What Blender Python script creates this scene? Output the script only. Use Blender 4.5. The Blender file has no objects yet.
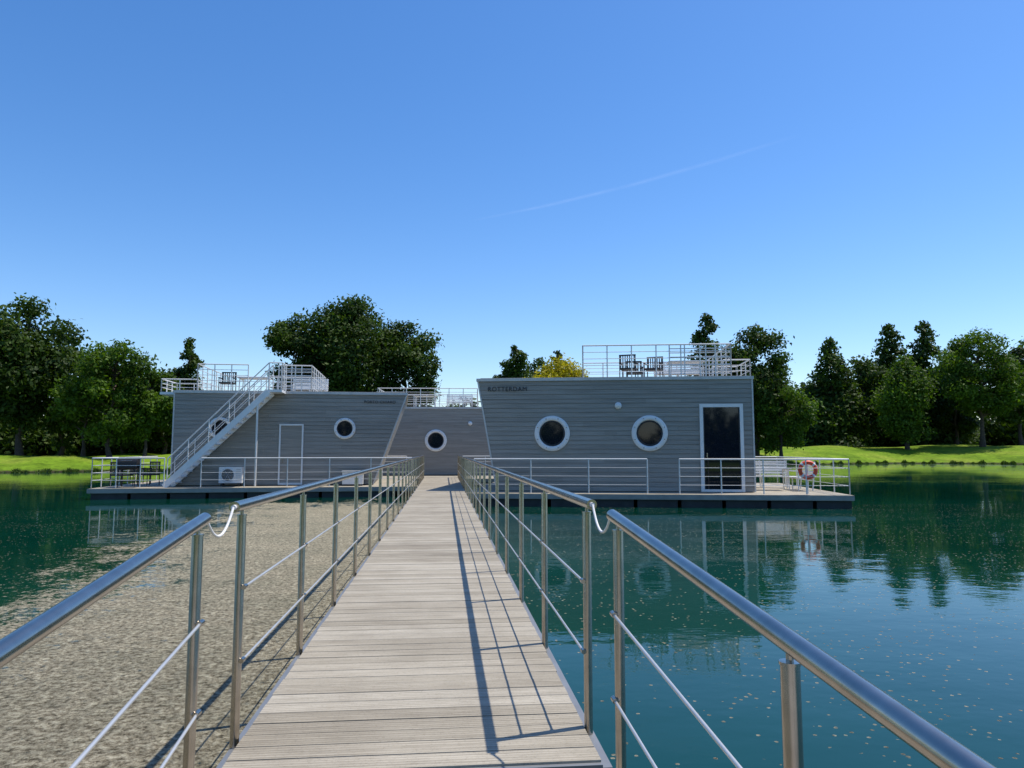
import bpy, math, random
import numpy as np
from mathutils import Vector, Matrix
random.seed(7); rng=np.random.default_rng(7)
D=bpy.data; SC=bpy.context.scene; COL=SC.collection
# ------------------------------------------------------------------ materials
def newmat(name):
    m=D.materials.new(name); m.use_nodes=True
    nt=m.node_tree; b=nt.nodes['Principled BSDF']; return m,nt,b
def L(nt,a,b): nt.links.new(a,b)
def math_(nt,op,a,b=None,clamp=False):
    n=nt.nodes.new('ShaderNodeMath'); n.operation=op; n.use_clamp=clamp
    for i,x in enumerate((a,b)):
        if x is None: continue
        if isinstance(x,(int,float)): n.inputs[i].default_value=x
        else: L(nt,x,n.inputs[i])
    return n.outputs[0]
def ramp(nt,fac,stops):
    n=nt.nodes.new('ShaderNodeValToRGB'); e=n.color_ramp.elements
    while len(e)<len(stops): e.new(0.5)
    for i,(p,c) in enumerate(stops):
        e[i].position=p; e[i].color=(*c,1) if len(c)==3 else c
    L(nt,fac,n.inputs[0]); return n.outputs[0]
def noise(nt,vec,scale,detail=4,rough=.55):
    n=nt.nodes.new('ShaderNodeTexNoise'); n.inputs['Scale'].default_value=scale
    n.inputs['Detail'].default_value=detail; n.inputs['Roughness'].default_value=rough
    if vec is not None: L(nt,vec,n.inputs['Vector'])
    return n.outputs[0]
def mapping(nt,vec,scale=(1,1,1),loc=(0,0,0)):
    n=nt.nodes.new('ShaderNodeMapping'); n.inputs['Scale'].default_value=scale; n.inputs['Location'].default_value=loc
    L(nt,vec,n.inputs['Vector']); return n.outputs[0]
def mixc(nt,fac,a,b,blend='MIX'):
    n=nt.nodes.new('ShaderNodeMix'); n.data_type='RGBA'; n.blend_type=blend
    for s,x in ((n.inputs[0],fac),(n.inputs[6],a),(n.inputs[7],b)):
        if isinstance(x,(int,float)): s.default_value=x
        elif isinstance(x,tuple): s.default_value=(*x,1)
        else: L(nt,x,s)
    return n.outputs[2]
def bump(nt,h,strength,dist,b,normal=None):
    n=nt.nodes.new('ShaderNodeBump'); n.inputs['Strength'].default_value=strength; n.inputs['Distance'].default_value=dist
    L(nt,h,n.inputs['Height'])
    if normal is not None: L(nt,normal,n.inputs['Normal'])
    if b is not None: L(nt,n.outputs[0],b.inputs['Normal'])
    return n.outputs[0]
def simple(name,col,rough=.5,metal=0,var=.12,scale=6):
    m,nt,b=newmat(name); tc=nt.nodes.new('ShaderNodeTexCoord').outputs['Object']
    nz=noise(nt,tc,scale)
    L(nt,ramp(nt,nz,[(.3,tuple(c*(1-var) for c in col)),(.7,tuple(min(1,c*(1+var)) for c in col))]),b.inputs['Base Color'])
    b.inputs['Roughness'].default_value=rough; b.inputs['Metallic'].default_value=metal
    return m
def tinted(name,c0,c1,rough,streak=None,metal=0,amt=.5):
    m,nt,b=newmat(name)
    at=nt.nodes.new('ShaderNodeAttribute'); at.attribute_name='tint'
    tc=nt.nodes.new('ShaderNodeTexCoord').outputs['Object']
    base=ramp(nt,at.outputs['Fac'],[(0,c0),(1,c1)])
    if streak:
        v=mapping(nt,tc,streak)
        nz=noise(nt,v,1,6,.65)
        base=mixc(nt,amt,base,ramp(nt,nz,[(.3,(.55,.53,.5)),(.7,(1.25,1.25,1.25))]),'MULTIPLY')
        bump(nt,nz,.35,.004,b)
    L(nt,base,b.inputs['Base Color']); b.inputs['Roughness'].default_value=rough; b.inputs['Metallic'].default_value=metal
    return m
M={}
m,nt,b=newmat('deck_boards'); tc=nt.nodes.new('ShaderNodeTexCoord').outputs['Object']
at=nt.nodes.new('ShaderNodeAttribute'); at.attribute_name='tint'
base=ramp(nt,at.outputs['Fac'],[(0,(.36,.315,.235)),(.5,(.43,.38,.29)),(1,(.49,.44,.345))])
nz=noise(nt,mapping(nt,tc,(2.2,60,8)),1,5,.65)
base=mixc(nt,.8,base,ramp(nt,nz,[(.3,(.62,.6,.57)),(.7,(1.15,1.15,1.15))]),'MULTIPLY')
nz2=noise(nt,tc,1.4,5,.6)
base=mixc(nt,.7,base,ramp(nt,nz2,[(.35,(.74,.72,.69)),(.6,(1.05,1.05,1.05))]),'MULTIPLY')
sep=nt.nodes.new('ShaderNodeSeparateXYZ'); L(nt,tc,sep.inputs[0])
gr=math_(nt,'SINE',math_(nt,'MULTIPLY',sep.outputs[1],2*math.pi/.0243))
base=mixc(nt,.6,base,ramp(nt,gr,[(0,(.70,.68,.65)),(.35,(1,1,1))]),'MULTIPLY')
sp=noise(nt,tc,70,3,.8)
base=mixc(nt,.5,base,ramp(nt,sp,[(.36,(.6,.58,.55)),(.46,(1,1,1))]),'MULTIPLY')
L(nt,base,b.inputs['Base Color']); b.inputs['Roughness'].default_value=.75
bump(nt,math_(nt,'ADD',gr,nz),.5,.002,b); M['deck']=m
M['siding']=tinted('wall_siding',(.285,.265,.228),(.335,.312,.27),.65,(.8,8,22),amt=.6)
m,nt,b=newmat('wall_panel'); tc=nt.nodes.new('ShaderNodeTexCoord').outputs['Object']
sep=nt.nodes.new('ShaderNodeSeparateXYZ'); L(nt,tc,sep.inputs[0])
fr=math_(nt,'FRACT',math_(nt,'DIVIDE',sep.outputs[2],.15))
L(nt,mixc(nt,1,ramp(nt,noise(nt,mapping(nt,tc,(1,1,20)),1.2),[(.3,(.28,.26,.23)),(.7,(.34,.32,.28))]),ramp(nt,fr,[(0,(.3,.3,.3)),(.07,(1,1,1))]),'MULTIPLY'),b.inputs['Base Color'])
b.inputs['Roughness'].default_value=.7; M['panel']=m
M['steel']=simple('stainless_steel',(.44,.395,.34),.24,1.0,.12,15)
M['wire']=simple('steel_rod',(.66,.64,.60),.35,.6,.05)
M['white']=simple('white_paint',(.78,.77,.74),.45,0,.06,3)
M['whitemetal']=simple('light_railing_metal',(.74,.72,.68),.35,.1,.06,5)
M['trim']=simple('roof_trim',(.55,.54,.51),.45,.2,.1,3)
M['dark']=simple('dark_float',(.03,.035,.035),.6,0,.3,3)
M['alu']=simple('aluminium_beam',(.30,.30,.29),.45,.6,.12,4)
M['glass']=simple('dark_glass',(.008,.012,.02),.04,0,.1)
M['black']=simple('black_plastic',(.022,.022,.024),.5,0,.2)
M['orange']=simple('lifebuoy_orange',(.80,.09,.03),.45,0,.08)
M['rope']=simple('white_rope',(.72,.70,.66),.85,0,.1,90)
M['concrete']=simple('concrete',(.32,.31,.29),.9,0,.2,2)
M['roof']=simple('roof_decking',(.30,.28,.25),.8,0,.15,2)
M['letters']=simple('dark_lettering',(.04,.04,.045),.5)
M['bark']=simple('bark',(.075,.055,.04),.95,0,.35,4)
def leafmat(name,c0,c1,trans=.28):
    m,nt,b=newmat(name)
    at=nt.nodes.new('ShaderNodeAttribute'); at.attribute_name='tint'
    col=ramp(nt,at.outputs['Fac'],[(0,c0),(1,c1)])
    L(nt,col,b.inputs['Base Color']); b.inputs['Roughness'].default_value=.6
    b.inputs['Specular IOR Level'].default_value=.2
    tr=nt.nodes.new('ShaderNodeBsdfTranslucent'); L(nt,mixc(nt,1,col,(1.4,1.5,.5),'MULTIPLY'),tr.inputs[0])
    ms=nt.nodes.new('ShaderNodeMixShader'); ms.inputs[0].default_value=trans
    L(nt,b.outputs[0],ms.inputs[1]); L(nt,tr.outputs[0],ms.inputs[2])
    L(nt,ms.outputs[0],nt.nodes['Material Output'].inputs[0]); return m
M['leaf']=leafmat('foliage_green',(.024,.058,.006),(.12,.20,.018),.34)
M['leaf_dark']=leafmat('foliage_dark',(.012,.030,.005),(.075,.125,.016),.28)
M['leaf_light']=leafmat('foliage_light',(.04,.08,.009),(.15,.24,.03),.38)
M['leaf_yellow']=leafmat('foliage_yellow',(.26,.23,.015),(.58,.48,.03),.35)
# ------------------------------------------------------------------ mesh builder
class MB:
    def __init__(s): s.v=[];s.f=[];s.m=[];s.t=[];s.s=[];s.mats=[]
    def mi(s,k):
        if k not in s.mats: s.mats.append(k)
        return s.mats.index(k)
    def add(s,vs,fs,k,tint=.5,smooth=False):
        o=len(s.v); s.v+= [tuple(x) for x in vs]; i=s.mi(k)
        for f in fs: s.f.append(tuple(o+j for j in f)); s.m.append(i); s.t.append(tint); s.s.append(smooth)
    def box(s,c,d,k,tint=.5,rot=None):
        h=[x/2 for x in d]; vs=[Vector((x*h[0],y*h[1],z*h[2])) for x in(-1,1) for y in(-1,1) for z in(-1,1)]
        if rot is not None: vs=[rot@v for v in vs]
        vs=[v+Vector(c) for v in vs]
        s.add(vs,[(0,1,3,2),(4,6,7,5),(0,4,5,1),(2,3,7,6),(0,2,6,4),(1,5,7,3)],k,tint)
    def bb(s,x0,x1,y0,y1,z0,z1,k,tint=.5): s.box(((x0+x1)/2,(y0+y1)/2,(z0+z1)/2),(x1-x0,y1-y0,z1-z0),k,tint)
    def beam(s,p,q,w,h,k,tint=.5):
        p=Vector(p);q=Vector(q);d=q-p; R=d.to_track_quat('X','Z').to_matrix()
        s.box((p+q)/2,(d.length,w,h),k,tint,R)
    def path(s,pts,r,k,n=8,caps=True,tint=.5,closed=False):
        pts=[Vector(p) for p in pts]; rs=r if isinstance(r,(list,tuple)) else [r]*len(pts)
        vs=[];P=len(pts); up=None
        for i,p in enumerate(pts):
            a=pts[(i-1)%P] if (closed or i>0) else p; c=pts[(i+1)%P] if (closed or i<P-1) else p
            t=(c-a).normalized()
            if up is None:
                up=Vector((0,0,1)) if abs(t.z)<.9 else Vector((1,0,0))
            u=(up-t*up.dot(t)).normalized(); w=t.cross(u); up=u
            for j in range(n):
                an=2*math.pi*j/n; vs.append(p+(u*math.cos(an)+w*math.sin(an))*rs[i])
        fs=[]
        for i in range(P if closed else P-1):
            for j in range(n):
                a=i*n+j;b_=i*n+(j+1)%n;i2=((i+1)%P)*n
                fs.append((a,b_,i2+(j+1)%n,i2+j))
        s.add(vs,fs,k,tint,True)
        if caps and not closed:
            s.add(vs[:n],[tuple(range(n))[::-1]],k,tint); s.add(vs[-n:],[tuple(range(n))],k,tint)
    def tube(s,p,q,r,k,r2=None,n=8): s.path([p,q],[r,r if r2 is None else r2],k,n)
    def lathe_y(s,c,prof,k,n=40,smooth=True,tint=.5):
        vs=[];P=len(prof)
        for r,y in prof:
            for j in range(n):
                a=2*math.pi*j/n; vs.append((c[0]+r*math.cos(a),c[1]+y,c[2]+r*math.sin(a)))
        fs=[(i*n+j,i*n+(j+1)%n,(i+1)*n+(j+1)%n,(i+1)*n+j) for i in range(P-1) for j in range(n)]
        s.add(vs,fs,k,tint,smooth)
    def disc_y(s,c,r,k,n=40):
        s.add([(c[0]+r*math.cos(2*math.pi*j/n),c[1],c[2]+r*math.sin(2*math.pi*j/n)) for j in range(n)],[tuple(range(n))],k)
    def obj(s,name,parent=None,loc=(0,0,0),rz=0,bevel=0):
        me=D.meshes.new(name); me.from_pydata(s.v,[],s.f)
        for k in s.mats: me.materials.append(M[k])
        me.polygons.foreach_set('material_index',s.m); me.polygons.foreach_set('use_smooth',s.s)
        a=me.attributes.new('tint','FLOAT','FACE'); a.data.foreach_set('value',s.t)
        me.update(); o=D.objects.new(name,me); COL.objects.link(o)
        o.location=loc; o.rotation_euler[2]=rz
        if parent: o.parent=parent
        return o
def empty(name,loc=(0,0,0),rz=0):
    e=D.objects.new(name,None); COL.objects.link(e); e.location=loc; e.rotation_euler[2]=rz; return e
DZ=.45; EYE=1.8
# ------------------------------------------------------------------ pier
XL,XR=-.93,.70; Y0,Y1=3.24,36.6
mb=MB(); y=Y0
while y<Y1-.1:
    w=.142; j=random.uniform(-.004,.004)
    mb.bb(XL+.0+j,XR+j,y,y+w-.007,DZ-.028,DZ+random.uniform(-.0012,.0012),'deck',random.random()); y+=w
for x in (XL-.02,XR+.02): 
    mb.bb(x-.03,x+.03,Y0,Y1,DZ-.26,DZ-.035,'alu')
mb.bb(XL+.02,XR-.02,Y0+.02,Y1,DZ-.12,DZ-.06,'dark')
mb.bb(XL,XR,Y0-.03,Y0-.004,DZ-.2,DZ-.01,'alu')
yy=4.2
while yy<Y1: mb.bb(XL+.08,XR-.08,yy,yy+1.9,-.25,DZ-.121,'dark'); yy+=3.1
mb.obj('wooden_pier')
def railing(xf,ys,zf,name,side,ext0=.13,ext1=.1):
    mb=MB()
    for y in ys:
        z=zf(y); x=xf(y)
        mb.tube((x,y,z-.16),(x,y,z+1.035),.0215,'steel',n=14)
        mb.tube((x,y,z+1.035),(x,y,z+1.042),.024,'steel',n=14)
        mb.tube((x,y,z+1.03),(x,y,z+1.075),.009,'steel',n=8)
        mb.box((x-side*.03,y,z-.1),(.05,.09,.12),'steel')
        for h in (.36,.70): mb.tube((x-side*.024,y-.02,z+h),(x-side*.024,y+.02,z+h),.012,'steel',n=8)
    a,b_=ys[0]-ext0,ys[-1]+ext1
    mb.path([(xf(a),a,zf(a)+1.085),(xf(b_),b_,zf(b_)+1.085)],.0255,'steel',20)
    for h in (.36,.70): mb.path([(xf(ys[0])-side*.024,ys[0],zf(ys[0])+h),(xf(ys[-1])-side*.024,ys[-1],zf(ys[-1])+h)],.0062,'wire',8)
    return mb.obj(name)
flat=lambda y:DZ
slope=.10
rmp=lambda y: DZ-slope*(3.2-y)
sk_=lambda y: .035*(3.1-y)
ysm=[3.62+1.535*k for k in range(22)]
xl_=XL-.035; xr_=XR+.02
railing(lambda y:xl_,ysm,flat,'pier_railing',-1); railing(lambda y:xr_,ysm,flat,'pier_railing',1)
ysr=[.20,1.59,2.98]
railing(lambda y:xl_+sk_(y),ysr,rmp,'gangway_railing',-1,.5,.09); railing(lambda y:xr_+sk_(y),ysr,rmp,'gangway_railing',1,.5,.09)
mb=MB(); y=3.17
while y>-.9:
    c=(XL+XR)/2+sk_(y-.07); mb.beam((c,y-.135,rmp(y-.135)-.02),(c,y,rmp(y)-.02),XR-XL,.028,'deck',random.random()); y-=.142
for x in (XL+.02,XR-.02): mb.beam((x+sk_(-.9),-.9,rmp(-.9)-.12),(x,3.17,rmp(3.17)-.12),.05,.15,'alu')
mb.obj('gangway')
for x in (xl_,xr_):
    mb=MB(); p=Vector((x,3.09,rmp(3.07)+1.085)); q=Vector((x,3.47,DZ+1.085)); pts=[]
    for k in range(13):
        t=k/12; pp=p.lerp(q,t); pp.z-=.10*4*t*(1-t); pts.append(pp)
    mb.path(pts,.006,'rope',8)
    mb.path([p+Vector((0,-.02,0)),p+Vector((0,.0,0))],.012,'rope',8); mb.path([q,q+Vector((0,.02,0))],.012,'rope',8)
    mb.obj('mooring_rope')
mb=MB(); mb.bb(-3,3,-12,-.92,-.6,.02,'concrete'); mb.obj('landing_slab')
# ------------------------------------------------------------------ houseboat parts
def fence(mb,pts,h,rails,sp=1.2,r=.022,rr=.012,k='whitemetal',top=.024,z=0):
    for a,b_ in zip(pts[:-1],pts[1:]):
        a=Vector((*a,z)) if len(a)==2 else Vector(a); b_=Vector((*b_,z)) if len(b_)==2 else Vector(b_)
        n=max(1,round((b_-a).length/sp))
        for i in range(n+1):
            p=a.lerp(b_,i/n); mb.tube(p,p+Vector((0,0,h)),r,k,n=8)
        mb.tube(a+Vector((0,0,h)),b_+Vector((0,0,h)),top,k,n=8)
        for q in range(rails):
            zz=Vector((0,0,h*(q+1)/(rails+1))); mb.tube(a+zz,b_+zz,rr,k,n=6)
def porthole(P,x,z,R,y=-.036):
    mb=MB(); c=(x,y,z)
    mb.lathe_y(c,[(R,.02),(R,-.03),(R*.97,-.05),(R*.80,-.06),(R*.74,-.045),(R*.72,.0)],'white',48)
    mb.lathe_y(c,[(R*.72,-.015),(R*.69,-.03),(R*.64,-.03),(R*.62,.0)],'black',48)
    mb.disc_y((x,y-.012,z),R*.66,'glass',48)
    for i in range(8):
        a=2*math.pi*(i+.5)/8; mb.lathe_y((x+R*.88*math.cos(a),y-.057,z+R*.88*math.sin(a)),[(.018,.004),(.018,-.008),(.001,-.01)],'steel',8)
    mb.obj('porthole',P)
def walls(P,W,Ht,dep,ltop,rtop):
    mb=MB()
    xl=lambda z:-ltop*z/Ht; xr=lambda z:W+rtop*z/Ht
    mb.add([(0,0,0),(W,0,0),(W,dep,0),(0,dep,0),(xl(Ht),0,Ht),(xr(Ht),0,Ht),(xr(Ht),dep,Ht),(xl(Ht),dep,Ht)],
      [(0,1,5,4),(1,2,6,5),(2,3,7,6),(3,0,4,7),(4,5,6,7),(3,2,1,0)],'panel')
    mb.obj('wall_body',P)
    mb=MB(); n=round(Ht/.155); h=Ht/n
    for i in range(n):
        z0=i*h+.005; z1=(i+1)*h-.005
        a0=xl(z0);a1=xl(z1);b0=xr(z0);b1=xr(z1)
        cuts=[0]+sorted(random.uniform(.15,.85) for _ in range(2))+[1]
        for c0,c1 in zip(cuts[:-1],cuts[1:]):
            g=.0015
            q=[a0+(b0-a0)*c0+g,a0+(b0-a0)*c1-g,a1+(b1-a1)*c1-g,a1+(b1-a1)*c0+g]
            vs=[(q[0],-.034,z0),(q[1],-.034,z0),(q[2],-.022,z1),(q[3],-.022,z1),(q[0],-.002,z0),(q[1],-.002,z0),(q[2],-.002,z1),(q[3],-.002,z1)]
            mb.add(vs,[(0,1,2,3),(5,4,7,6),(0,4,5,1),(3,2,6,7),(0,3,7,4),(1,5,6,2)],'siding',random.random())
    mb.obj('siding',P)
    mb=MB(); a=xl(Ht)-.05; b_=xr(Ht)+.05
    mb.bb(a,b_,-.07,dep+.05,Ht+.002,Ht+.10,'trim'); mb.bb(a+.12,b_-.12,.1,dep-.1,Ht+.102,Ht+.13,'roof')
    for s,(x0,x1) in enumerate(((0,xl(Ht)),(W,xr(Ht)))):
        mb.beam((x0,-.03,.0),(x1,-.03,Ht),.03,.05,'trim')
    mb.obj('roof',P)
def pontoon(P,x0,x1,y0,y1,top,name='pontoon'):
    mb=MB(); y=y0
    z=top-DZ
    while y<y1: mb.bb(x0,x1,y+.004,min(y+.14,y1),z-.03,z,'deck',random.uniform(.5,1)); y+=.144
    mb.bb(x0+.02,x1-.02,y0+.02,y1-.02,z-.17,z-.031,'alu')
    for yy in (y0-.012,y1-.012): mb.bb(x0,x1,yy,yy+.03,z-.16,z-.02,'alu')
    x=x0+.1
    while x<x1-1: 
        mb.bb(x,min(x+1.25,x1-.05),y0+.1,y1-.1,-DZ-.2,z-.171,'dark')
        x+=1.37
    mb.obj(name,P)
def door(P,x0,x1,z1,fw,k,glass=True):
    mb=MB(); y=-.036
    mb.bb(x0,x0+fw,y-.05,y+.03,0,z1,k); mb.bb(x1-fw,x1,y-.05,y+.03,0,z1,k); mb.bb(x0+fw,x1-fw,y-.05,y+.03,z1-fw,z1,k)
    mb.bb(x0+fw,x1-fw,y-.05,y+.03,0,.08,k)
    mb.bb(x0+fw,x1-fw,y-.012,y+.02,.08,z1-fw,'glass' if glass else 'siding')
    mb.tube((x0+fw+.1,y-.07,z1*.36),(x0+fw+.1,y-.07,z1*.44),.014,'steel')
    if glass:
        mb.bb(x0+fw+.002,x0+fw+.04,y-.03,y-.013,.09,z1-fw-.01,'black'); mb.bb(x1-fw-.04,x1-fw-.002,y-.03,y-.013,.09,z1-fw-.01,'black')
    mb.obj('door',P)
def wall_light(P,x,z):
    mb=MB(); mb.lathe_y((x,-.04,z),[(.001,-.1),(.07,-.09),(.11,-.05),(.12,0)],'white',20); mb.obj('wall_lamp',P)
def lettering(P,txt,x,z,size):
    c=D.curves.new('lettering','FONT'); c.body=txt; c.size=size; c.extrude=.008; c.space_character=1.1
    c.materials.append(M['letters']); o=D.objects.new('lettering',c); COL.objects.link(o); o.parent=P
    o.location=(x,-.045,z); o.rotation_euler=(math.radians(90),0,0)
def armchair(loc,rz,k='black',name='garden_armchair'):
    mb=MB()
    for x in(-.28,.28):
        for y_ in(-.27,.27): mb.tube((x,y_,0),(x,y_,.62 if y_<0 else .9),.018,k)
        mb.box((x,0,.63),(.06,.6,.03),k)
    mb.box((0,0,.42),(.56,.56,.06),k); 
    for i in range(7): mb.box((-.24+.08*i,.27,.66),(.035,.02,.46),k)
    mb.box((0,.27,.9),(.6,.03,.05),k)
    return mb.obj(name,None,loc,rz)
def table(loc,rz,k='whitemetal'):
    mb=MB()
    for i in range(7): mb.box((0,-.36+.12*i,.73),(1.3,.1,.03),k)
    for x in(-.58,.58):
        for y_ in(-.34,.34): mb.tube((x,y_,0),(x*.95,y_,.715),.022,k)
        mb.box((x*.97,0,.69),(.04,.68,.04),k)
    return mb.obj('garden_table',None,loc,rz)
def bench(loc,rz,w=1.6,k='white'):
    mb=MB()
    for i in range(5): mb.box((0,-.2+.1*i,.43),(w,.075,.03),k)
    for i in range(5): mb.box((0,.27+.015*i,.53+.1*i),(w,.02,.075),k)
    for x in(-w/2+.05,0,w/2-.05):
        mb.tube((x,-.22,0),(x,-.22,.42),.022,k); mb.tube((x,.24,0),(x,.34,.98),.022,k); mb.box((x,.02,.40),(.04,.5,.04),k)
    for x in(-w/2+.05,w/2-.05): mb.box((x,.02,.64),(.06,.56,.03),k); mb.tube((x,-.22,.42),(x,-.22,.63),.02,k)
    return mb.obj('slatted_bench',None,loc,rz)
def toworld(o,rz,x,y,z=0):
    return (o[0]+x*math.cos(rz)-y*math.sin(rz),o[1]+x*math.sin(rz)+y*math.cos(rz),o[2]+z)
# --- right houseboat
oR=(1.81,24.63,DZ-.02); aR=math.radians(-11)
P=empty('houseboat',oR,aR); HT=3.72
walls(P,8.54,HT,6.6,.66,.0)
pontoon(P,-.95,11.2,-1.3,7.2,DZ-.02)
for x in (1.89,5.15): porthole(P,x,1.93,.60)
door(P,6.8,8.21,2.9,.11,'white')
wall_light(P,4.12,2.86)
lettering(P,'ROTTERDAM',-.32,HT-.34,.215)
mb=MB(); z=HT+.1
fence(mb,[(2.95,.35),(7.95,.35),(7.95,5.4),(2.95,5.4),(2.95,.35)],1.15,4,.83,z=z)
fence(mb,[(5.9,.36),(7.95,.36)],1.15,7,.5,z=z,rr=.018)
mb.bb(8.5,9.0,2.0,4.2,HT-.02,HT+.08,'white'); fence(mb,[(8.0,2.0),(8.95,2.0),(8.95,4.2),(8.0,4.2)],.8,3,.8,z=z)
mb.obj('roof_railing',P)
mb=MB()
fence(mb,[(-.6,-1.22),(4.95,-1.22)],1.08,3,1.75,z=0,r=.02,rr=.007)
fence(mb,[(5.95,-1.22),(11.1,-1.22),(11.1,7.1),(8.9,7.1)],1.08,3,1.35,z=0,r=.02,rr=.008)
mb.obj('deck_railing',P)
W=lambda x,y,z=0: toworld(oR,aR,x,y,z)
armchair(W(4.6,1.6,HT+.13),aR+2.9); armchair(W(5.5,1.8,HT+.13),aR-.3); armchair(W(4.9,3.0,HT+.13),aR)
table(W(6.7,2.2,HT+.13),aR); bench(W(6.6,3.6,HT+.13),aR,1.8)
bench(W(9.5,3.2,0),aR-.1,1.9); bench(W(10.4,1.6,0),aR-math.pi/2,1.5); table(W(9.4,1.6,0),aR)
mb=MB()
Rb=.235
mb.path([(Rb*math.cos(t),0,Rb*math.sin(t)) for t in np.linspace(0,2*math.pi,36,endpoint=False)],.062,'orange',12,closed=True)
for q in range(4):
    t0=math.pi/4+q*math.pi/2; mb.path([(Rb*math.cos(t),0,Rb*math.sin(t)) for t in np.linspace(t0-.13,t0+.13,6)],.066,'white',12)
mb.path([(1.28*Rb*math.cos(t),0,1.28*Rb*math.sin(t)) for t in np.linspace(0,2*math.pi,24,endpoint=False)],.008,'rope',6,closed=True)
mb.tube((0,.07,-.75),(0,.07,.36),.02,'whitemetal')
mb.obj('lifebuoy',None,W(9.9,-1.12,.75),aR)
# --- left houseboat
oL=(-10.6,29.5,DZ-.03); aL=math.radians(3)
P=empty('houseboat',oL,aL); HL=3.63
walls(P,7.77,HL,6.6,.0,1.3)
pontoon(P,-2.4,9.55,-1.6,6.9,DZ-.03)
for x in (1.76,6.6): porthole(P,x,2.25,.43)
door(P,4.04,4.98,2.42,.06,'white',False)
lettering(P,'PORTO CHIARO',7.35,HL-.34,.16)
mb=MB(); z=HL+.1
fence(mb,[(.75,.3),(2.7,.3)],1.1,4,.7,z=z); fence(mb,[(3.9,.3),(5.2,.3),(5.2,5.4),(.75,5.4),(.75,.3)],1.1,4,.75,z=z)
fence(mb,[(4.0,.31),(5.2,.31)],1.1,7,.35,z=z,rr=.018)
mb.bb(-.75,0,.6,2.6,HL-.02,HL+.08,'white'); fence(mb,[(.7,.6),(-.7,.6),(-.7,2.6),(.7,2.6)],.5,2,.7,z=z)
mb.obj('roof_railing',P)
mb=MB(); fence(mb,[(-2.3,5.5),(-2.3,-1.5),(.2,-1.5)],1.08,3,.85,r=.02,rr=.009); fence(mb,[(1.5,-1.5),(9.3,-1.5)],1.08,3,1.6,r=.02,rr=.007)
mb.obj('deck_railing',P)
mb=MB(); xb,xt=.15,3.75; zt=HL+.1; n=18
for y_ in(-1.0,-.12):
    mb.beam((xb-.1,y_,-.0),(xt,y_,zt-.08),.05,.22,'white')
    for i in range(6):
        t=i/5; x=xb+(xt-xb)*t; zz=zt*t; mb.tube((x,y_,zz),(x,y_,zz+1.05),.02,'whitemetal')
    for h in(.35,.7,1.05): mb.tube((xb,y_,h),(xt,y_,zt+h),.024 if h>1 else .014,'whitemetal')
for i in range(n):
    t=(i+.8)/n; mb.bb(xb+(xt-xb)*t-.14,xb+(xt-xb)*t+.13,-.97,-.15,zt*t-.04,zt*t,'white')
mb.bb(xt-.05,xt+.5,-1.0,-.08,zt-.1,zt,'white'); fence(mb,[(xt,-1.0),(xt+.5,-1.0),(xt+.5,-.1)],1.05,3,.5,z=zt)
mb.tube((xt-.4,-.98,0),(xt-.4,-.98,zt-.5),.04,'whitemetal')
mb.obj('staircase',None,oL,aL)
W=lambda x,y,z=0: toworld(oL,aL,x,y,z)
mb=MB(); mb.bb(-.43,.43,-.16,.16,.1,.72,'white'); mb.lathe_y((-.1,-.165,.41),[(.27,0),(.27,-.02),(.24,-.025),(.23,-.004)],'white',32); mb.disc_y((-.1,-.163,.41),.23,'black',32)
for r in(.06,.1,.14,.18,.22): mb.path([(-.1+r*math.cos(t),-.18,.41+r*math.sin(t)) for t in np.linspace(0,6.283,28,endpoint=False)],.004,'white',5,closed=True)
for a in range(6): mb.tube((-.1,-.18,.41),(-.1+.23*math.cos(a*1.047),-.18,.41+.23*math.sin(a*1.047)),.004,'white',n=5)
for x in(-.32,.32): mb.bb(x-.03,x+.03,-.18,.18,0,.1,'black')
for i in range(6): mb.bb(.2,.38,-.168,-.161,.2+i*.08,.23+i*.08,'trim')
mb.obj('air_conditioner',None,W(2.35,-.45,.005),aL)
mb=MB(); mb.bb(-.4,.4,-.25,.25,.03,.5,'white'); mb.bb(-.43,.43,-.28,.28,.505,.56,'trim'); mb.bb(-.36,.36,-.2,.2,0,.03,'black'); mb.bb(-.06,.06,-.27,-.251,.4,.45,'black'); mb.obj('deck_box',None,W(7.0,-.5,.005),aL)
armchair(W(-1.7,-.3,.005),aL+1.2); armchair(W(-.9,.2,.005),aL-.6); armchair(W(-1.6,1.4,.005),aL+2.4)
mb=MB()
mb.bb(-.35,.35,-.25,.25,.72,.88,'black'); mb.path([(-.35,0,.88),(.35,0,.88)],.24,'black',16)
for x in(-.3,.3):
    for y_ in(-.2,.2): mb.tube((x,y_,0),(x,y_,.72),.018,'black')
mb.bb(-.32,.32,-.22,.22,.2,.23,'black'); mb.bb(.355,.7,-.22,.22,.82,.85,'black'); mb.tube((-.2,-.26,.98),(.2,-.26,.98),.012,'steel')
mb.obj('barbecue_grill',None,W(-1.25,-.9,.005),aL)
armchair(W(1.6,1.6,HL+.13),aL); table(W(2.5,2.6,HL+.13),aL); bench(W(4.6,4.6,HL+.13),aL)
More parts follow.
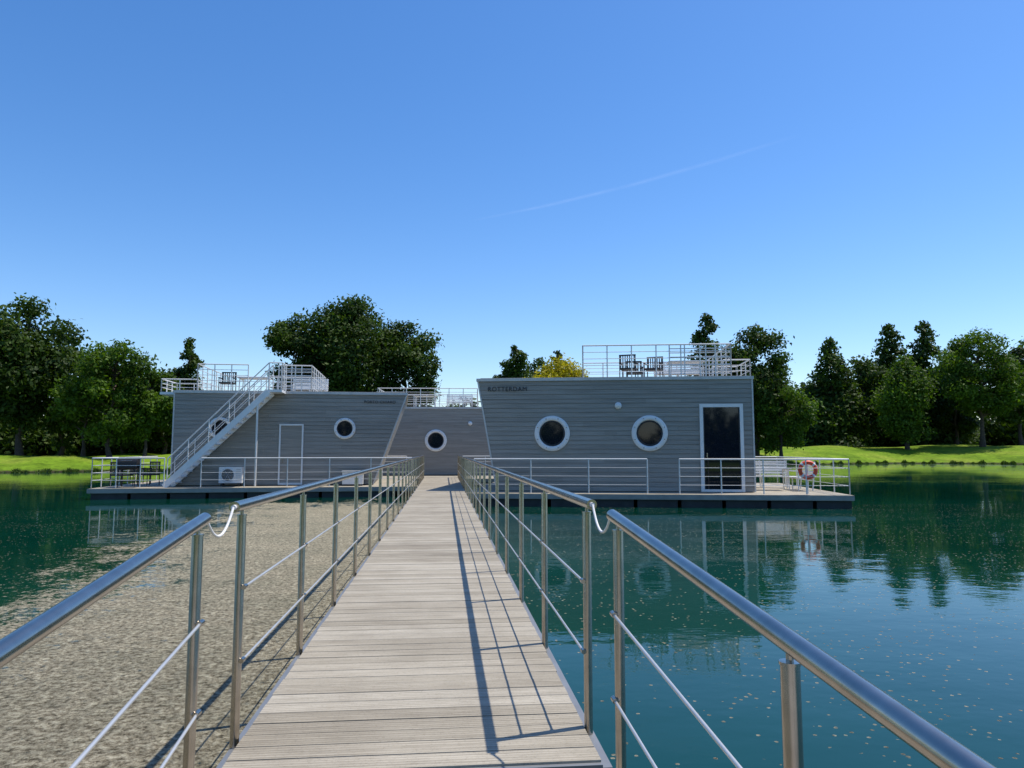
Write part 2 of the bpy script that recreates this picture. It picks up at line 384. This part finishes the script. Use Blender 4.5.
# --- middle houseboat
oM=(-5.2,41.4,DZ-.04); aM=math.radians(-3)
P=empty('houseboat',oM,aM)
walls(P,10.4,HT,6,.3,.3); pontoon(P,-1,11.5,-4.75,7,DZ-.04)
porthole(P,4.76,1.93,.62); wall_light(P,6.7,2.9)
mb=MB(); fence(mb,[(1.4,.3),(7.1,.3),(7.1,5),(1.4,5),(1.4,.3)],1.1,4,.8,z=HT+.1); mb.obj('roof_railing',P)
mb=MB(); fence(mb,[(0,-4.6),(3.6,-4.6)],1.08,3,1.3,r=.02,rr=.008); fence(mb,[(6.4,-4.6),(11,-4.6)],1.08,3,1.3,r=.02,rr=.008); mb.obj('deck_railing',P)
W=lambda x,y,z=0: toworld(oM,aM,x,y,z)
table(W(4,2,HT+.13),aM); bench(W(6,3,HT+.13),aM)
# ------------------------------------------------------------------ terrain & water
AZ=[-180,-150,-120,-90,-60,-45,-30,-18,-8,5,20,27,34,42,60,90,120,150,180]
RR=[4,9,22,45,66,72,70,68,68,74,82,96,110,114,100,60,26,10,4]
HB=[.12,.3,.8,1,1.1,1.1,1.1,1.2,1.4,1.6,1.9,2.2,2.5,2.5,2.2,1.4,.9,.4,.12]
Rof=lambda a: np.interp(a,AZ,RR); Hof=lambda a: np.interp(a,AZ,HB)
def hterr(az,o):
    W_=np.interp(az,AZ,[3,5,8,10,10,10,9,10,12,16,18,20,24,24,20,14,9,5,3])
    t=np.clip(o/W_,0,1); h=Hof(az)*(t*(2-t))
    a=np.radians(az); 
    h=h+ (o>0)*np.clip(o/6,0,1)*.12*(np.sin(a*37+o*.11)+np.sin(a*61-o*.23))*np.clip(Hof(az),0,1)
    return np.where(o<0,np.maximum(-2.2,.3*o),h)
offs=[-20,-10,-5,-2,-1,0,.5,1,2,3,4.5,6,8,10,12.5,15,18,22,26,31,37,45,60,90,150,300,800,2500,6000]
na=720; azs=np.linspace(-180,180,na,endpoint=False)
vs=[];fs=[]
def shore(az):
    a=math.radians(az); az_=(az+180)%360-180; return Rof(az_)+ (0.8*math.sin(a*23)+.5*math.sin(a*57+1)+.25*math.sin(a*131))*min(1,Rof(az_)/40)
for az in azs:
    a=math.radians(az); R=shore(az)
    for o in offs:
        r=max(.5,R+o); vs.append((r*math.sin(a),r*math.cos(a),float(hterr(az,np.array(o if r>.5 else -3.)))))
no=len(offs)
for i in range(na):
    j=(i+1)%na
    for k in range(no-1): fs.append((i*no+k,i*no+k+1,j*no+k+1,j*no+k))
me=D.meshes.new('ground'); me.from_pydata(vs,[],fs); me.polygons.foreach_set('use_smooth',[True]*len(fs)); me.update()
g=D.objects.new('ground',me); COL.objects.link(g)
m,nt,b=newmat('grass'); pos=nt.nodes.new('ShaderNodeNewGeometry').outputs['Position']
n1=noise(nt,pos,.12,5,.6); n2=noise(nt,pos,2.5,5,.7); n3=noise(nt,pos,.5,5,.7)
c=ramp(nt,n1,[(.32,(.10,.18,.012)),(.5,(.17,.27,.018)),(.68,(.25,.30,.04))])
c=mixc(nt,.8,c,ramp(nt,n2,[(.3,(.5,.5,.5)),(.7,(1.25,1.25,1.2))]),'MULTIPLY')
c=mixc(nt,.8,c,ramp(nt,n3,[(.35,(.55,.6,.5)),(.6,(1.1,1.1,1.05))]),'MULTIPLY')
sep=nt.nodes.new('ShaderNodeSeparateXYZ'); L(nt,pos,sep.inputs[0])
zz=math_(nt,'ADD',sep.outputs[2],math_(nt,'MULTIPLY',n2,.2))
c=mixc(nt,ramp(nt,zz,[(.16,(1,1,1)),(.34,(0,0,0))]),c,(.045,.04,.022))
L(nt,c,b.inputs['Base Color']); b.inputs['Roughness'].default_value=.95; b.inputs['Specular IOR Level'].default_value=.1; bump(nt,n2,.6,.1,b); me.materials.append(m)
# lake
me=D.meshes.new('lake_water'); R=140; k=96
me.from_pydata([(R*math.cos(2*math.pi*i/k),R*math.sin(2*math.pi*i/k)+20,0) for i in range(k)],[],[tuple(range(k))]); me.update()
wo=D.objects.new('lake_water',me); COL.objects.link(wo)
m,nt,b=newmat('water'); pos=nt.nodes.new('ShaderNodeNewGeometry').outputs['Position']
sep=nt.nodes.new('ShaderNodeSeparateXYZ'); L(nt,pos,sep.inputs[0]); X,Y=sep.outputs[0],sep.outputs[1]
big=noise(nt,pos,.12,4,.6)
body=ramp(nt,big,[(.3,(.001,.028,.018)),(.7,(.002,.050,.032))])
L(nt,body,b.inputs['Base Color']); b.inputs['Roughness'].default_value=.02; b.inputs['IOR'].default_value=1.33
w1=noise(nt,mapping(nt,pos,(1,1.5,1)),.9,3,.5); w2=noise(nt,mapping(nt,pos,(1,1.3,1)),5.5,3,.55)
calm=ramp(nt,noise(nt,mapping(nt,pos,(.4,1.6,1)),.09,4,.6),[(.42,(.22,.22,.22)),(.62,(1,1,1))])
hh=math_(nt,'ADD',math_(nt,'MULTIPLY',w1,.018),math_(nt,'MULTIPLY',w2,.0035))
hh=math_(nt,'MULTIPLY',hh,calm)
bump(nt,hh,1,.5,b)
al=nt.nodes.new('ShaderNodeBsdfPrincipled'); al.inputs['Roughness'].default_value=.85; al.inputs['Specular IOR Level'].default_value=.15
f1=noise(nt,pos,20,6,.8); f2=noise(nt,pos,6,4,.65); f3=noise(nt,pos,.8,4,.6)
ac=ramp(nt,f1,[(.38,(.07,.056,.034)),(.48,(.30,.255,.175)),(.60,(.60,.54,.40))])
ac=mixc(nt,.6,ac,ramp(nt,f2,[(.33,(.42,.42,.38)),(.62,(1.15,1.14,1.1))]),'MULTIPLY')
ac=mixc(nt,.5,ac,ramp(nt,f3,[(.35,(.66,.72,.66)),(.65,(1.1,1.1,1.05))]),'MULTIPLY')
L(nt,ac,al.inputs['Base Color']); bump(nt,math_(nt,'ADD',f1,f2),1,.05,al)
edge=noise(nt,pos,.45,5,.65); edge2=noise(nt,pos,3.5,6,.8)
e=math_(nt,'ADD',math_(nt,'MULTIPLY',math_(nt,'SUBTRACT',edge,.5),7),math_(nt,'MULTIPLY',math_(nt,'SUBTRACT',edge2,.5),7))
lim=math_(nt,'ADD',X,math_(nt,'MULTIPLY',Y,.10))
mL=math_(nt,'ADD',math_(nt,'ADD',lim,5.0),e)
mR=math_(nt,'SUBTRACT',-.2,X); mT=math_(nt,'ADD',math_(nt,'SUBTRACT',26.,Y),math_(nt,'MULTIPLY',e,1.5))
mm=math_(nt,'MINIMUM',mL,mT)
dens=math_(nt,'MULTIPLY',mm,.42,True)
hn=noise(nt,pos,12,5,.8)
thr=math_(nt,'SUBTRACT',.62,math_(nt,'MULTIPLY',dens,.32))
mask=math_(nt,'MULTIPLY',math_(nt,'SUBTRACT',hn,thr),12,True)
mask=math_(nt,'MULTIPLY',mask,math_(nt,'GREATER_THAN',mm,0))
mask=math_(nt,'MULTIPLY',mask,math_(nt,'GREATER_THAN',mR,0))
v2=nt.nodes.new('ShaderNodeTexVoronoi'); v2.inputs['Scale'].default_value=15; L(nt,pos,v2.inputs['Vector'])
fl=math_(nt,'LESS_THAN',v2.outputs['Distance'],.21)
sc=nt.nodes.new('ShaderNodeSeparateColor'); L(nt,v2.outputs['Color'],sc.inputs[0])
patch=ramp(nt,noise(nt,mapping(nt,pos,(.8,1.2,1)),.55,5,.7),[(.40,(0,0,0)),(.64,(1,1,1))])
fl=math_(nt,'MULTIPLY',fl,math_(nt,'LESS_THAN',sc.outputs[0],math_(nt,'MULTIPLY',patch,.85)))
fl=math_(nt,'MULTIPLY',fl,math_(nt,'LESS_THAN',Y,23.))
tot=math_(nt,'MAXIMUM',mask,math_(nt,'MULTIPLY',fl,.85))
dist=nt.nodes.new('ShaderNodeVectorMath'); dist.operation='LENGTH'; L(nt,pos,dist.inputs[0])
fm=math_(nt,'MULTIPLY',math_(nt,'MULTIPLY',math_(nt,'SUBTRACT',X,30.),.12,True),math_(nt,'MULTIPLY',math_(nt,'SUBTRACT',dist.outputs['Value'],66.),.03,True))
film=ramp(nt,noise(nt,mapping(nt,pos,(.35,1,1)),.35,6,.8),[(.50,(0,0,0)),(.58,(1,1,1))])
fm=math_(nt,'MULTIPLY',fm,film)
al2=nt.nodes.new('ShaderNodeBsdfPrincipled'); al2.inputs['Base Color'].default_value=(.07,.12,.045,1); al2.inputs['Roughness'].default_value=.6
ms=nt.nodes.new('ShaderNodeMixShader'); L(nt,tot,ms.inputs[0]); L(nt,b.outputs[0],ms.inputs[1]); L(nt,al.outputs[0],ms.inputs[2])
ms2=nt.nodes.new('ShaderNodeMixShader'); L(nt,math_(nt,'MULTIPLY',fm,.6),ms2.inputs[0]); L(nt,ms.outputs[0],ms2.inputs[1]); L(nt,al2.outputs[0],ms2.inputs[2])
L(nt,ms2.outputs[0],nt.nodes['Material Output'].inputs[0]); me.materials.append(m)
# ------------------------------------------------------------------ trees
def leaves_mesh(C,Nn,S,T,extra,matk,name,loc):
    n=len(C)
    nrm=Nn/np.linalg.norm(Nn,axis=1,keepdims=True)
    r=rng.normal(size=(n,3)); u=np.cross(nrm,r); u/=np.linalg.norm(u,axis=1,keepdims=True)+1e-9; w=np.cross(nrm,u)
    u*=S[:,None]; w*=S[:,None]*.62
    V=np.stack([C-u,C-w*.9+u*.1,C+u,C+w*.9-u*.1],1).reshape(-1,3)
    ev=np.array(extra.v) if extra.v else np.zeros((0,3)); ne=len(ev)
    nv=len(V)+ne; me=D.meshes.new(name); me.vertices.add(nv)
    me.vertices.foreach_set('co',np.concatenate([ev,V]).ravel())
    ls=[len(f) for f in extra.f]; li=[i for f in extra.f for i in f]
    loops=np.concatenate([np.array(li,dtype=np.int32),np.arange(n*4,dtype=np.int32)+ne])
    starts=np.concatenate([np.concatenate([[0],np.cumsum(ls)[:-1]]) if ls else np.zeros(0),np.arange(n)*4+sum(ls)]).astype(np.int32)
    me.loops.add(len(loops)); me.loops.foreach_set('vertex_index',loops)
    me.polygons.add(len(starts)); me.polygons.foreach_set('loop_start',starts)
    me.update(calc_edges=True); me.validate()
    me.materials.append(M['bark']); me.materials.append(M[matk])
    me.polygons.foreach_set('material_index',np.concatenate([np.zeros(len(ls)),np.ones(n)]).astype(np.int32))
    a=me.attributes.new('tint','FLOAT','FACE'); a.data.foreach_set('value',np.concatenate([np.full(len(ls),.5),T]).astype(np.float32))
    o=D.objects.new(name,me); COL.objects.link(o); o.location=loc; return o
def tree(az,df,H,Rc,shape='round',zb=.25,matk='leaf',n=9000,ls=.24,name='tree',K=34):
    dist=df/math.cos(math.radians(az-5.4)); a=math.radians(az)
    x,y=dist*math.sin(a),dist*math.cos(a); z0=float(hterr(az,np.array(dist-shore(az))))-.1
    if z0<0: z0=-.1
    H=H-z0
    zb_=H*zb; cz=(H+zb_)/2; ch=(H-zb_)/2
    cc=[];cr=[]
    for i in range(K):
        if shape=='round':
            d=rng.normal(size=3); d/=np.linalg.norm(d); rad=rng.uniform(.25,.85)**.6
            if i==0: d=np.array([.1,0,1.]); rad=.85
            c=np.array([d[0]*Rc*rad*.92,d[1]*Rc*rad*.92,cz+d[2]*ch*rad*.95]); r=Rc*rng.uniform(.22,.36)
        elif shape=='cone':
            t=(i/(K-1))**1.25; prof=(1-t)**.85*.95+.05
            an=rng.uniform(0,6.283); rr=Rc*prof*rng.uniform(.35,.85)
            c=np.array([rr*math.cos(an),rr*math.sin(an),zb_+t*(H-zb_)*.96]); r=max(.5,Rc*(.12+prof*.36))
        elif shape=='column':
            t=(i+.5)/K; prof=math.sin(math.pi*min(1,t*.66+.24))**.8
            an=rng.uniform(0,6.283); rr=Rc*prof*rng.uniform(0,.65)
            c=np.array([rr*math.cos(an),rr*math.sin(an),zb_+t*(H-zb_)*.95]); r=max(.4,Rc*prof*.5)
        cc.append(c);cr.append(r)
    cc=np.array(cc);cr=np.array(cr)
    wgt=cr**2/np.sum(cr**2); idx=rng.choice(K,size=n,p=wgt)
    d=rng.normal(size=(n,3)); d/=np.linalg.norm(d,axis=1,keepdims=True)
    rad=rng.uniform(0.1,1,size=n)**.45*(1+.18*rng.normal(size=n))
    sq=np.array([1,1,.75 if shape!='cone' else .6])
    C=cc[idx]+d*sq*(cr[idx]*rad)[:,None]
    if shape=='cone': C[:,2]-=.18*np.hypot(C[:,0],C[:,1])
    C[:,2]=np.maximum(C[:,2],.3)
    Nn=d*.6+rng.normal(size=(n,3))*.6+np.array([0,0,.35])
    ct=rng.uniform(0,1,K); T=np.clip(ct[idx]*.55+rng.uniform(0,.45,n),0,1)
    S=ls*rng.uniform(.6,1.3,n)
    mb=MB(); tr=max(.12,H*.018)
    top=H*(.97 if shape!='round' else .75)
    pts=[(0,0,0)]+[(tr*1.2*math.sin(3*q+az),tr*1.2*math.cos(2*q+az),top*q/6) for q in range(1,7)]
    mb.path(pts,[tr*1.5]+[tr*(1-.8*q/6) for q in range(1,7)],'bark',8)
    for i in range(0,K,2 if shape!='cone' else 4):
        c=cc[i]; zs=max(zb_*.8,min(c[2]-.25*math.hypot(c[0],c[1])-.3,top*.95)); s=Vector((0,0,zs)); e_=Vector(c)
        mid=s.lerp(e_,.5)+Vector((0,0,.02*H))
        mb.path([s,mid,e_],[tr*.45,tr*.28,tr*.08],'bark',5,False)
    return leaves_mesh(C,Nn,S,T,mb,matk,name,(x,y,z0))
A=lambda u: 5.4+math.degrees(math.atan((u-512)/720))
def top(v,df): return EYE+df*math.tan(math.radians(5.24)+math.atan((384-v)/720))
# left bank group
tree(A(22),74,top(295,74),6.6,'round',.10,'leaf_dark',22000,.25,K=64)
tree(A(-45),76,top(300,76),7,'round',.12,'leaf_dark',10000,.3)
tree(A(62),80,top(345,80),4.8,'round',.05,'leaf_dark',8000,.26)
tree(A(112),70,top(338,70),4.8,'round',.13,'leaf',14000,.19,K=48)
tree(A(146),71,top(366,71),3.6,'round',.10,'leaf',8000,.2)
tree(A(85),72,top(362,72),3.4,'round',.10,'leaf',7000,.2)
tree(A(125),86,top(368,86),5.4,'round',.03,'leaf_dark',8000,.26)
tree(A(165),82,top(366,82),4.2,'round',.05,'leaf_dark',8000,.24)
tree(A(187),74,top(333,74),1.7,'column',.06,'leaf_dark',9000,.17,'cypress_tree',K=50)
# big group behind the left houseboat
tree(A(294),78,top(310,78),4.5,'round',.15,'leaf_dark',15000,.21,K=46)
tree(A(352),79,top(294,79),6.8,'round',.2,'leaf_dark',25000,.21,K=72)
tree(A(404),80,top(318,80),4.7,'round',.15,'leaf_dark',16000,.21,K=48)
tree(A(325),82,top(330,82),5,'round',.1,'leaf_dark',9000,.24)
tree(A(340),76,top(374,76),4.0,'round',.05,'leaf_light',6000,.22)
# behind middle
tree(A(518),96,top(342,96),2.5,'column',.1,'leaf_dark',9000,.22,'conifer_tree',K=46)
tree(A(538),98,top(355,98),3.4,'round',.1,'leaf_dark',7500,.22,K=40)
tree(A(558),98,top(347,98),2.0,'column',.1,'leaf_dark',6000,.22,'conifer_tree',K=40)
tree(A(505),98,top(356,98),2.4,'round',.1,'leaf_dark',5500,.22,K=40)
tree(A(557),78,top(360,78),5.0,'round',.2,'leaf_yellow',14000,.18,'golden_tree',K=60)
# right of right houseboat
tree(A(709),92,top(310,92),4.8,'cone',.15,'leaf_dark',14000,.25,'conifer_tree',K=70)
tree(A(755),92,top(320,92),5.2,'round',.1,'leaf_dark',17000,.23,K=56)
tree(A(730),96,top(340,96),5.0,'round',.1,'leaf_dark',9000,.28)
tree(A(780),90,top(364,90),4.2,'round',.04,'leaf',14000,.2,K=44)
# right bank
tree(A(832),116,top(336,116),6.8,'cone',.05,'leaf_dark',17000,.32,'conifer_tree',K=66)
tree(A(862),118,top(356,118),6.5,'round',.05,'leaf_dark',11000,.34)
tree(A(893),126,top(321,126),7,'cone',.08,'leaf_dark',16000,.34,'conifer_tree',K=70)
tree(A(928),126,top(318,126),7,'cone',.08,'leaf_dark',16000,.34,'conifer_tree',K=70)
tree(A(955),120,top(350,120),6,'round',.08,'leaf_dark',10000,.34)
tree(A(906),108,top(353,108),4.6,'column',.14,'leaf',13000,.24,K=56)
tree(A(981),108,top(328,108),5.9,'round',.12,'leaf',20000,.23,K=70)
tree(A(1020),112,top(344,112),5.2,'round',.08,'leaf_dark',12000,.32)
tree(A(1062),112,top(330,112),7,'round',.15,'leaf',8000,.34)
tree(A(806),120,top(384,120),5.4,'round',.03,'leaf_dark',9000,.34)
def mass(a0,a1,d0,d1,h0,h1,n,ls,matk,name,clump=3.5,flat=True):
    K=max(20,int(n/160)); az=rng.uniform(a0,a1,K); dd=rng.uniform(d0,d1,K)
    if flat: dd=dd/np.cos(np.radians(az-5.4))
    z0=np.array([float(hterr((q+180)%360-180,np.array(w-shore(q)))) for q,w in zip(az,dd)])
    hh=rng.uniform(h0,h1,K)*(.8+.25*np.sin(az*1.3)+.15*np.sin(az*3.1)); fz=rng.uniform(.1,1,K)
    c=np.stack([dd*np.sin(np.radians(az)),dd*np.cos(np.radians(az)),z0+hh*fz],1)
    idx=rng.integers(0,K,n); d=rng.normal(size=(n,3)); d/=np.linalg.norm(d,axis=1,keepdims=True)
    C=c[idx]+d*np.array([1,1,.7])*(clump*rng.uniform(.3,1,n)**.5)[:,None]; C[:,2]=np.maximum(C[:,2],z0[idx])
    leaves_mesh(C,d*.5+rng.normal(size=(n,3))*.6+np.array([0,0,.3]),ls*rng.uniform(.6,1.3,n),np.clip(rng.uniform(0,1,K)[idx]*.6+rng.uniform(0,.4,n),0,1),MB(),matk,name,(0,0,0))
mass(-36,-17,88,100,1,9,30000,.4,'leaf_dark','hedge',3)
mass(22,48,126,138,1,13,36000,.5,'leaf_dark','hedge',3.5)
mass(-17,22,104,120,2,8,16000,.5,'leaf_dark','hedge',3)
mass(-180,180,190,260,3,12,45000,1.0,'leaf_dark','distant_trees',7,False)
mass(125,235,48,64,2,13,16000,.6,'leaf_dark','hedge',4,False)  # unseen trees behind the camera, added to darken reflections in the glass
# low waterside plants along the far bank
def reeds(a0,a1,n,name,hmax):
    az=rng.uniform(a0,a1,n); R=np.array([shore(q) for q in az])+rng.normal(.2,.45,n)
    x=R*np.sin(np.radians(az)); y=R*np.cos(np.radians(az)); h=hmax*rng.uniform(.4,1,n)*np.clip(.5+.5*np.sin(az*4.3)+.4*np.sin(az*11),.12,1.2)
    V=[];F=[]
    for i in range(n):
        t=rng.uniform(0,3.14); w_=.06; dx,dy=w_*math.cos(t),w_*math.sin(t); lx=rng.uniform(-.2,.2); o=len(V)
        V+=[(x[i]-dx,y[i]-dy,-.05),(x[i]+dx,y[i]+dy,-.05),(x[i]+lx,y[i]+lx,h[i])]; F.append((o,o+1,o+2))
    me=D.meshes.new(name); me.from_pydata(V,[],F); me.materials.append(M['leaf_dark'])
    a=me.attributes.new('tint','FLOAT','FACE'); a.data.foreach_set('value',rng.uniform(0,1,len(F)).astype(np.float32))
    o=D.objects.new(name,me); COL.objects.link(o)
reeds(-40,-16,6000,'reeds',.35); reeds(22,46,10000,'reeds',.5)
# faint contrail
m=D.materials.new('contrail_vapour'); m.use_nodes=True; nt=m.node_tree; nt.nodes.remove(nt.nodes['Principled BSDF'])
pos=nt.nodes.new('ShaderNodeNewGeometry').outputs['Position']
uv=nt.nodes.new('ShaderNodeAttribute'); uv.attribute_name='across'
tl=nt.nodes.new('ShaderNodeBsdfTranslucent'); tl.inputs[0].default_value=(.9,.9,.9,1); tp=nt.nodes.new('ShaderNodeBsdfTransparent')
mx=nt.nodes.new('ShaderNodeMixShader'); f=math_(nt,'MULTIPLY',uv.outputs['Fac'],ramp(nt,noise(nt,pos,.0016,4,.6),[(.35,(.015,.015,.015)),(.65,(.05,.05,.05))]))
L(nt,f,mx.inputs[0]); L(nt,tp.outputs[0],mx.inputs[1]); L(nt,tl.outputs[0],mx.inputs[2]); L(nt,mx.outputs[0],nt.nodes['Material Output'].inputs[0])
pts=[]
for az,el in ((28,22.8),(22,21.7),(15,20.4),(8,19.1),(2,17.9)):
    dd=3000/math.tan(math.radians(el)); pts.append(Vector((dd*math.sin(math.radians(az)),dd*math.cos(math.radians(az)),3000)))
V=[];F=[];AC=[]
for i,p in enumerate(pts):
    t=(pts[min(i+1,4)]-pts[max(i-1,0)]).normalized(); nn=Vector((-t.y,t.x,0))
    for k,q in enumerate((-70,0,70)): V.append(p+nn*q); AC.append(1. if (k==1 and 0<i<4) else 0.)
for i in range(4):
    for k in range(2): F.append((i*3+k,i*3+k+1,i*3+k+4,i*3+k+3))
me=D.meshes.new('contrail'); me.from_pydata(V,[],F); a=me.attributes.new('across','FLOAT','POINT'); a.data.foreach_set('value',AC); me.materials.append(m)
COL.objects.link(D.objects.new('contrail',me))
# ------------------------------------------------------------------ light
sund=Vector((.408,.111,.906)).normalized()
s=D.lights.new('sun','SUN'); s.energy=5.0; s.angle=math.radians(.5); s.color=(1,.945,.86)
so=D.objects.new('sun',s); COL.objects.link(so); so.rotation_euler=(-sund).to_track_quat('-Z','Y').to_euler()
w=D.worlds.new('World'); SC.world=w; w.use_nodes=True; nt=w.node_tree; bg=nt.nodes['Background']
sk=nt.nodes.new('ShaderNodeTexSky'); sk.sky_type='NISHITA'; sk.sun_disc=False
sk.sun_elevation=math.asin(sund.z); sk.sun_rotation=math.atan2(sund.x,sund.y); sk.air_density=1.0; sk.dust_density=.4; sk.ozone_density=1.6
hs=nt.nodes.new('ShaderNodeHueSaturation'); hs.inputs['Saturation'].default_value=1.3; hs.inputs['Value'].default_value=1.2; hs.inputs['Hue'].default_value=.5
L(nt,sk.outputs[0],hs.inputs['Color']); L(nt,mixc(nt,1,hs.outputs[0],(.92,.94,1.05),'MULTIPLY'),bg.inputs[0]); bg.inputs[1].default_value=.145
# ------------------------------------------------------------------ camera
c=D.cameras.new('camera'); c.lens=36*720/1024; c.sensor_width=36; c.clip_end=20000; c.clip_start=.05
co=D.objects.new('camera',c); COL.objects.link(co); co.location=(0,0,EYE)
co.rotation_euler=(math.radians(90+5.24),0,math.radians(-5.4)); SC.camera=co
SC.view_settings.view_transform='Standard'; SC.view_settings.look='None'; SC.view_settings.exposure=0
